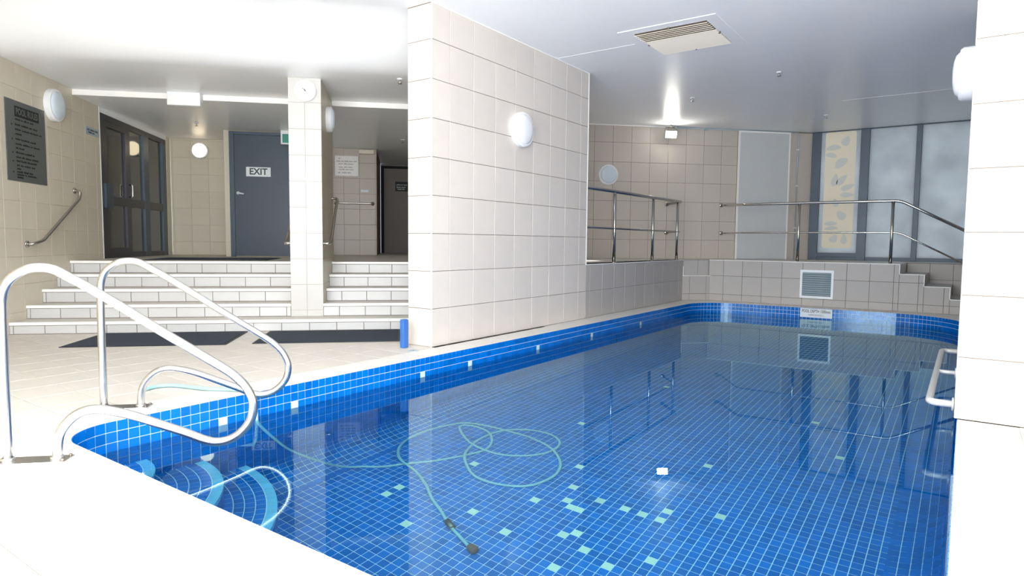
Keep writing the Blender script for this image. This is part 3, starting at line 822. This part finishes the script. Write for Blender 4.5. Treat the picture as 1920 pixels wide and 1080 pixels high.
# railing on the end wall
YR = 10.37
t = thing('end_wall_railing', 'stainless steel railing on the end wall, sloping down the stairs', 'railing', (-2, YR, PZ))
for x in (-2.085, -.875):
    p_ = part('post', tube([(x, YR, PZ), (x, YR, 1.515)], .021), M_steel, t)
    part('base_flange', lathe([(0, .01), (.038, .01), (.04, 0), (0, 0)], (x, YR, PZ), UP, 20), M_steel, p_)
wA = W(5.46, 10.45, 1.575); wB = W(5.47, 10.45, 1.095)
part('top_rail', tube(fillet([wA, wA - AV * .05 + AU * .05, (-2.9, YR, 1.525), (-.79, YR, 1.523), (.55, YR, .78)], .08), .021, 14), M_steel, t)
part('mid_rail', tube(fillet([wB, wB - AV * .05 + AU * .05, (-2.9, YR, 1.085), (-.79, YR, 1.085), (.55, YR, .36)], .08), .012, 12), M_steel, t)
for p_ in (wA, wB): part('wall_flange', lathe([(0, .012), (.034, .012), (.036, 0), (0, 0)], p_ - AV * .004, -AV, 20), M_steel, t)

# wall mounted bar at the right edge of the water
t = thing('pool_edge_bar', 'white grey bar bracketed low on the right wall over the water', 'grab bar', (-.02, 5.2, .05))
part('bar', tube(fillet([(-.02, 4.17, .05), (-.135, 4.17, .05), (-.135, 6.30, .05), (-.02, 6.30, .05)], .05), .019, 14), M_bar, t)
part('bracket', tube([(-.02, 5.22, .05), (-.13, 5.22, .05)], .015, 10), M_bar, t)
for y in (4.17, 5.22, 6.30): part('flange', lathe([(0, .012), (.036, .012), (.038, 0), (0, 0)], (-.0195, y, .05), -AX, 16), M_bar, t)

# handrails on the entry side
def handrail(name, label, path, ends, r=.016):
    t = thing(name, label, 'handrail', ends[0][0])
    part('tube', tube(fillet(path, .05), r, 12), M_steel, t)
    for p_, n in ends: part('wall_flange', lathe([(0, .012), (.032, .012), (.034, 0), (0, 0)], p_, n, 18), M_steel, t)
a0, a1 = W(LW, 6.98, .84), W(LW, 7.95, 1.43)
handrail('wall_handrail', 'short sloping stainless handrail on the left wall below the rules sign', [a0, a0 + AU * .06, W(LW + .06, 7.16, .875), W(LW + .06, 7.93, 1.34), W(LW + .06, 7.95, 1.43), a1], ((a0, AU), (a1, AU)))
a0, a1 = W(CU1, 7.0, .87), W(CU1, 7.85, 1.39)
handrail('column_handrail', 'sloping stainless handrail on the shaded side of the clock column', [a0, a0 + AU * .065, W(CU1 + .065, 7.12, .90), W(CU1 + .065, 7.80, 1.36), W(CU1 + .065, 7.85, 1.395), a1], ((a0, AU), (a1, AU)))
a0, a1 = W(CU0, 7.0, .87), W(CU0, 7.85, 1.39)
handrail('column_handrail', 'handrail peeping out left of the clock column in front of the exit door', [a0, a0 - AU * .065, W(CU0 - .065, 7.12, .90), W(CU0 - .065, 7.80, 1.36), W(CU0 - .065, 7.85, 1.395), a1], ((a0, -AU), (a1, -AU)))
a0, a1 = W(-1.12, 11.545, 1.55), W(-.50, 11.545, 1.55)
handrail('corridor_handrail', 'horizontal stainless handrail below the paper notice', [a0, a0 - AV * .06, a1 - AV * .06, a1], ((a0, -AV), (a1, -AV)), .014)

# round bulkhead lamps
def lamp(label, pos, n, r, lens, depth=.085):
    t = thing('bulkhead_lamp', label, 'lamp', pos, 'round bulkhead wall lamps')
    n = Vector(n)
    o = part('base_ring', lathe([(0, 0), (r * .99, 0), (r, .01), (r, depth * .55), (r * .93, depth * .7), (r * .84, depth * .72), (r * .84, depth * .5)], pos, n, 40), M_plastic, t); sharp(o)
    o = part('diffuser', lathe([(r * .845, depth * .55), (r * .84, depth * .72), (r * .72, depth * .9), (r * .5, depth * 1.0), (r * .25, depth * 1.04), (0, depth * 1.05)], pos, n, 40), lens, t)
    return t
lamp('white round lamp on the tall partition above the pool', Vector((-3.703, 5.355, 2.02)), AX, .172, M_plastic)
lamp('pale round lamp on the diagonal back wall behind the railing', W(3.40, 10.45, 2.042), -AV, .17, M_lens_off)
lamp('round lamp on the left wall beside the rules sign', W(LW, 7.55, 2.285), AU, .168, M_lens_off)
lamp('glowing round lamp on the landing wall', W(-3.147, 11.03, 2.304), -AV, .128, M_lens_warm)
lamp('round lamp on the shaded side of the clock column', W(CU1, 7.45, 2.235), AU, .14, M_lens_off)
lamp('white round lamp on the wall block at the right edge', Vector((-.02, 5.05, 1.99)), -AX, .165, M_plastic, .11)

# clock
t = thing('wall_clock', 'round white clock at the top of the column', 'clock', W(-.962, 6.93, 2.416))
cp = W(-.962, 6.93, 2.416)
sharp(part('case', lathe([(0, 0), (.107, 0), (.107, .03), (.098, .036), (.092, .03)], cp, -AV, 40), M_plastic, t))
part('dial', lathe([(0, .03), (.093, .03)], cp, -AV, 40), M_paper, t)
for ang, L, wd in ((-50, .045, .006), (-20, .03, .004)):
    d_ = AU * math.sin(math.radians(ang)) + UP * math.cos(math.radians(ang)); s_ = AU * math.cos(math.radians(ang)) - UP * math.sin(math.radians(ang))
    part('hand', box(cp - AV * .032 - s_ * wd / 2 - d_ * .008, d_ * L, s_ * wd, -AV * .001), M_print, t)
part('centre_cap', lathe([(0, .036), (.006, .036), (.006, .03)], cp, -AV, 12), M_black, t)
for k in range(12):
    an = math.radians(30 * k); d_ = AU * math.sin(an) + UP * math.cos(an); s_ = AU * math.cos(an) - UP * math.sin(an)
    part('hour_mark', box(cp - AV * .0305 + d_ * .075 - s_ * .001, d_ * .010, s_ * .002, -AV * .0006), M_grey, t)

# pool rules sign
sp = W(LW, 7.048, 1.816)
t = thing('rules_sign', 'large grey pool rules sign with dark print on the left wall', 'sign', sp)
part('panel', uvbox(LW + .001, LW + .007, 6.712, 7.385, 1.437, 2.195, .001), M_grey, t)
part('title_block', uvbox(LW + .007, LW + .0085, 6.86, 7.27, 2.045, 2.145), M_black, t)
put_text('POOL RULES', .085, W(LW + .0092, 7.065, 2.095), AV, AU, M_grey, t, 'title_lettering', fit=.37, bold=.002)
o_ = W(LW + .0075, 6.712, 1.437)
rw = [(.555, [.085, .03, .05, .03, .06], .15), (.505, [.09, .12, .05, .08], .145), (.46, [.10, .12, .04, .09, .05], .145), (.418, [.11], .145), (.37, [.08, .14, .10], .145), (.325, [.11, .12, .03, .11], .145), (.285, [.04, .08], .145),
      (.243, [.13, .12, .03], .145), (.20, [.08, .05, .10, .11], .145), (.163, [.06, .09, .16], .15), (.123, [.05, .05, .11, .06], .15), (.09, [.07], .15), (.062, [.10, .08, .06], .15), (.036, [.12, .03, .15], .15), (.010, [.10], .15)]
word_lines([(y + .02, wd, x_) for y, wd, x_ in rw], 0, M_black, t, o_, AV, AU, .018)
for z_ in (.527, .392, .265, .185, .084): part('bullet', lathe([(0, .001), (.009, .001), (.009, 0)], o_ + AV * .095 + UP * z_, AU, 12), M_black, t)

# small plate beside the glass doors
t = thing('door_plate', 'small pale plate with dark print beside the glass doors', 'sign', W(LW, 8.43, 2.155))
part('panel', uvbox(LW + .001, LW + .005, 8.265, 8.60, 2.11, 2.20, .001), M_louvre, t)
word_lines([(.05, [.06, .10, .08], .03), (.02, [.08, .06], .06)], 0, M_print, t, W(LW + .005, 8.265, 2.11), AV, AU, .02)
# EXIT plate
t = thing('exit_plate', 'pale plate lettered EXIT on the slate blue door', 'sign', W(-2.07, 10.03, 1.9))
part('panel', uvbox(-2.243, -1.90, 10.024, 10.03, 1.83, 1.967, .001), M_pale, t)
put_text('EXIT', .13, W(-2.072, 10.0228, 1.8985), AU, -AV, M_print, t, fit=.25, bold=.0035)
# illuminated exit box
t = thing('exit_box', 'green exit light box with a white case half hidden by the column', 'exit light', W(-1.55, 9.9, 2.38))
part('case', uvbox(-1.725, -1.38, 9.87, 9.95, 2.29, SOF, .006), M_plastic, t)
part('face', uvbox(-1.70, -1.40, 9.864, 9.87, 2.31, 2.435), M_green, t)
# emergency light box below the drop edge
t = thing('emergency_light', 'white box light fixed at the ceiling drop edge', 'light', W(-2.40, 7.93, LC))
part('case', uvbox(-2.585, -2.235, 7.86, 7.985, 2.40, LC, .01), M_plastic, t)
part('diffuser', uvbox(-2.57, -2.25, 7.852, 7.86, 2.405, 2.50, .002), M_white, t)

# paper notice
t = thing('paper_notice', 'white laminated paper notice on the grey beige wall', 'notice', W(-.935, 11.55, 2.19))
part('sheet', uvbox(-1.13, -.742, 11.543, 11.549, 2.02, 2.362), M_paper, t)
word_lines([(.29, [.03], .06), (.24, [.06, .04, .06, .07, .05], .03), (.195, [.08, .06, .09], .05), (.14, [.07, .06, .07], .065), (.10, [.10, .05, .07], .065), (.045, [.05, .08, .06], .05)], 0, M_grey, t, W(-1.13, 11.543, 2.02), AU, -AV, .02)
# door sign in the corridor
t = thing('corridor_sign', 'dark plate with pale print on the dim corridor door', 'sign', W(0, 13.68, 2.04))
part('panel', uvbox(-.132, .16, 13.672, 13.68, 1.94, 2.135), M_black, t)
word_lines([(.12, [.07, .05, .06], .03), (.07, [.09, .08], .03), (.03, [.08, .05], .05)], 0, M_grey, t, W(-.132, 13.672, 1.94), AU, -AV, .022)
# switch plates
t = thing('cable_cover', 'small cream cover box at the top of the notice wall', 'cover box', W(-.56, 11.52, 2.43))
part('case', uvbox(-.72, -.47, 11.48, 11.549, 2.40, 2.47, .008), M_vent, t)
t = thing('push_plate', 'small pale plate above the corridor handrail', 'plate', W(-.63, 11.55, 1.77))
part('panel', uvbox(-.70, -.57, 11.544, 11.549, 1.75, 1.79, .001), M_pale, t)

# floor mats
def floor_mat(label, u0, u1, v0, v1, z, name='floor_mat'):
    t = thing(name, label, 'mat', W((u0 + u1) / 2, (v0 + v1) / 2, z), 'charcoal mats at the steps')
    part('pile', uvbox(u0 + .02, u1 - .02, v0 + .02, v1 - .02, z + .001, z + .009, .002), M_mat, t)
    bm = bmesh.new()
    for a_ in ((u0, u1, v0, v0 + .022), (u0, u1, v1 - .022, v1), (u0, u0 + .022, v0 + .022, v1 - .022), (u1 - .022, u1, v0 + .022, v1 - .022)):
        add_box(bm, W(a_[0], a_[2], z + .0005), AU * (a_[1] - a_[0]), AV * (a_[3] - a_[2]), UP * .005)
    part('rubber_edge', bm, M_black, t)
floor_mat('charcoal floor mat at the foot of the steps on the left', -2.79, -1.49, 5.80, 6.615, 0)
floor_mat('charcoal floor mat at the foot of the steps next to the partition', -1.285, -.02, 5.835, 6.615, 0)
floor_mat('dark mat lying on the landing before the glass doors', -3.0, -1.6, 8.15, 9.05, LZ)

# blue pad beside the partition, drain plate
t = thing('blue_pad', 'upright blue vinyl pad leaning at the left edge of the partition', 'pad', (-3.86, 3.885, 0))
part('pad', box((-3.885, 3.855, .0), (.05, 0, 0), (0, .06, 0), (0, 0, .245), .012), M_bluepad, t)
t = thing('floor_drain', 'small round metal drain cover in the deck before the partition', 'drain', (-3.69, 3.82, 0))
part('cover', lathe([(0, .004), (.04, .004), (.045, 0)], (-3.69, 3.82, 0), UP, 20), M_louvre, t)
part('screw', lathe([(0, .006), (.007, .006), (.008, .004)], (-3.69, 3.82, 0), UP, 8), M_rust, t)

# depth sign, end wall grille
t = thing('depth_sign', 'white pool depth sign at the waterline of the end wall', 'sign', (-1.727, 9.98, -.07))
part('panel', aabox(-1.937, -1.517, 9.968, 9.979, -.135, -.006, .001), M_pale, t)
put_text('POOL DEPTH 1500mm', .062, (-1.727, 9.9672, -.045), AX, -AY, M_black, t, 'depth_lettering', fit=.37, bold=.0006)
put_text('( APPROXIMATELY )', .034, (-1.727, 9.9672, -.100), AX, -AY, M_print, t, 'small_lettering', fit=.21)
t = thing('wall_grille', 'grey louvred grille in the end wall above the depth sign', 'grille', (-1.79, 10.285, .33))
bm = bmesh.new(); gx0, gx1, gz0, gz1 = -2.015, -1.565, .118, .535
for a_ in ((gx0, gx1, gz0, gz0 + .035), (gx0, gx1, gz1 - .035, gz1), (gx0, gx0 + .03, gz0 + .035, gz1 - .035), (gx1 - .03, gx1, gz0 + .035, gz1 - .035)):
    add_box(bm, (a_[0], 10.265, a_[2]), (a_[1] - a_[0], 0, 0), (0, .024, 0), (0, 0, a_[3] - a_[2]))
part('frame', bm, M_plastic, t)
part('backing', aabox(gx0 + .03, gx1 - .03, 10.284, 10.289, gz0 + .035, gz1 - .035), M_void, t)
for k in range(11):
    z = gz0 + .042 + k * .0315
    part('slat', box((gx0 + .03, 10.266, z), (gx1 - gx0 - .06, 0, 0), (0, .016, .022), (0, .002, .004)), M_louvre, t)

# access panel and conduit on the back wall
t = thing('access_panel', 'tall grey access panel with white trim on the back wall', 'panel', W(6.22, 10.45, PZ))
part('board', uvbox(5.75, 6.70, 10.425, 10.449, PZ + .005, 2.845), M_panel, t)
for a_ in ((5.735, 5.762, PZ, 2.86), (6.69, 6.717, PZ, 2.86), (5.762, 6.69, 2.832, 2.86)): part('trim_strip', uvbox(a_[0], a_[1], 10.418, 10.449, a_[2], a_[3], .002), M_trim, t)
t = thing('conduit', 'thin grey conduit running along the ceiling and down beside the access panel', 'conduit', W(6.86, 10.43, 1.8))
part('pipe', tube(fillet([W(4.55, 10.425, CEIL - .012), W(6.865, 10.425, CEIL - .012), W(6.865, 10.425, PZ)], .04), .009, 8), M_louvre, t)
for z in (2.57, 1.94, 1.2): part('saddle_clip', uvbox(6.845, 6.885, 10.412, 10.447, z - .01, z + .01, .003), M_plastic, t)
part('junction_box', uvbox(5.10, 5.16, 10.405, 10.447, CEIL - .04, CEIL - .002, .004), M_louvre, t)

# flood light
t = thing('flood_light', 'small glowing flood light under the ceiling by the back wall', 'light', W(4.42, 10.28, CEIL))
part('bracket', tube(fillet([W(4.33, 10.26, 2.74), W(4.33, 10.26, 2.845), W(4.51, 10.26, 2.845), W(4.51, 10.26, 2.74)], .01), .007, 8), M_grey, t)
part('stem', tube([W(4.42, 10.26, 2.84), W(4.42, 10.26, CEIL)], .012, 10), M_grey, t)
fn = (-AV * .9 + UP * -.25 + AU * -.15).normalized(); fx = fn.cross(UP).normalized(); fy = fx.cross(fn)
fc = W(4.42, 10.25, 2.715)
hd = part('head', box(fc - fx * .10 - fy * .062 - fn * .05, fx * .20, fy * .124, fn * .05, .01), M_grey, t)
part('lens', box(fc - fx * .088 - fy * .052, fx * .176, fy * .104, fn * .012, .004), M_lens_flood, t)

# ceiling vent
t = thing('ceiling_vent', 'square louvred air vent in the white ceiling over the pool', 'vent', (-2.32, 6.1, CEIL))
vx0, vx1, vy0, vy1, wdt = -2.79, -1.865, 5.62, 6.59, .115
bm = bmesh.new()
for a_ in ((vx0, vx1, vy0, vy0 + wdt), (vx0, vx1, vy1 - wdt, vy1), (vx0, vx0 + wdt, vy0 + wdt, vy1 - wdt), (vx1 - wdt, vx1, vy0 + wdt, vy1 - wdt)):
    add_box(bm, (a_[0], a_[2], CEIL - .005), (a_[1] - a_[0], 0, 0), (0, a_[3] - a_[2], 0), (0, 0, .005))
part('frame', bm, M_ceil, t)
part('backing', aabox(vx0 + wdt, vx1 - wdt, vy0 + wdt, vy1 - wdt, CEIL - .003, CEIL - .001), M_rust, t)
ns = 16; yy0, yy1 = vy0 + wdt, vy1 - wdt; pt = (yy1 - yy0) / ns
for k in range(ns):
    y = yy0 + k * pt; sgn = 1 if k < 6 else -1
    if sgn > 0: bmx = box((vx0 + wdt, y + .004, CEIL - .022), (vx1 - vx0 - 2 * wdt, 0, 0), (0, .030, .016), (0, .002, -.003))
    else: bmx = box((vx0 + wdt, y + .002, CEIL - .006), (vx1 - vx0 - 2 * wdt, 0, 0), (0, .040, -.014), (0, .002, .003))
    part('slat', bmx, M_vent, t)
for x, y in ((-2.33, vy0 + wdt), (-2.33, vy1 - wdt), (vx0 + wdt, 6.1), (vx1 - wdt, 6.1)):
    part('screw', lathe([(0, -.02), (.012, -.02), (.014, -.005), (0, -.005)], (x, y, CEIL), UP, 10), M_rust, t)

# sprinkler heads
def sprinkler(label, p):
    t = thing('sprinkler_head', label, 'sprinkler', p, 'ceiling sprinkler heads')
    p = Vector(p)
    part('escutcheon', lathe([(0, 0), (.032, 0), (.026, -.008), (.012, -.012), (0, -.012)], p, UP, 18), M_plastic, t)
    part('stem', tube([p - UP * .01, p - UP * .045], .009, 8), M_steel, t)
    part('deflector', lathe([(0, -.045), (.022, -.045), (.022, -.049), (0, -.049)], p, UP, 14), M_steel, t)
sprinkler('sprinkler head in the pool ceiling right of the vent', (-1.862, 7.895, CEIL))
sprinkler('pale sprinkler head near the flood light', (-3.14, 8.621, CEIL))
sprinkler('sprinkler head in the ceiling before the leaf printed window', (-1.86, 10.85, CEIL))
sprinkler('white sprinkler head in the ceiling beside the partition', W(-.013, 6.78, LC))
sprinkler('sprinkler head in the landing ceiling before the glowing lamp', W(-2.759, 9.51, SOF))
sprinkler('sprinkler head in the corridor ceiling', W(.018, 10.36, SOF))

# hose
HP = [(-3.12, 2.76), (-3.02, 2.84), (-2.92, 2.98), (-2.84, 3.08), (-2.77, 3.19), (-2.70, 3.33), (-2.66, 3.46), (-2.71, 3.60), (-2.84, 3.73), (-2.99, 3.76), (-3.08, 3.72), (-3.05, 3.65), (-2.86, 3.51), (-2.68, 3.44), (-2.52, 3.46), (-2.37, 3.55), (-2.29, 3.67), (-2.28, 3.80), (-2.34, 3.91), (-2.48, 3.97), (-2.65, 3.93), (-2.78, 3.80), (-2.81, 3.61), (-2.77, 3.42), (-2.69, 3.27), (-2.54, 3.14), (-2.41, 3.09), (-2.27, 3.11), (-2.14, 3.18), (-2.08, 3.30), (-2.07, 3.44), (-2.14, 3.60), (-2.29, 3.73), (-2.50, 3.82), (-2.71, 3.83), (-2.96, 3.80), (-3.10, 3.74), (-3.18, 3.62), (-3.22, 3.47), (-3.22, 3.31), (-3.18, 3.17), (-3.10, 3.06), (-2.98, 2.97), (-2.80, 2.92), (-2.63, 2.83), (-2.49, 2.73), (-2.34, 2.65), (-2.23, 2.58), (-2.11, 2.53), (-1.99, 2.48)]
pre = [(-3.93, 1.80, .013), (-3.96, 1.90, .013), (-3.89, 1.975, .013), (-3.69, 2.03, .013), (-3.56, 2.10, .013), (-3.44, 2.155, .014), (-3.385, 2.17, -.01), (-3.375, 2.175, -.10), (-3.33, 2.16, -.22), (-3.27, 2.216, -.5), (-3.25, 2.327, -.8), (-3.20, 2.519, -1.1), (-3.16, 2.662, -1.25)]
t = thing('pool_hose', 'pale aqua vacuum hose coiled on the pool floor and trailing onto the deck', 'hose', (-2.9, 2.9, FLOORZ))
seen = []
full = [Vector(p) for p in pre]
for i, p in enumerate(HP):
    lift = 0
    for j in range(i - 3):
        if (Vector(HP[j]) - Vector(p)).length < .07: lift = .02
    full.append(Vector((p[0], p[1], FLOORZ + .0135 + lift)))
part('tube', tube(smooth_path(full, 4), .0105, 10), M_hose, t)
part('joint', tube([(-2.26, 2.60, FLOORZ + .02), (-2.19, 2.565, FLOORZ + .02)], .020, 12), M_grey, t)
part('end_fitting', lathe([(0, 0), (.020, 0), (.026, .02), (.026, .05), (.016, .06), (0, .06)], (-2.01, 2.49, FLOORZ + .027), (1, -.42, 0), 14), M_brown, t)
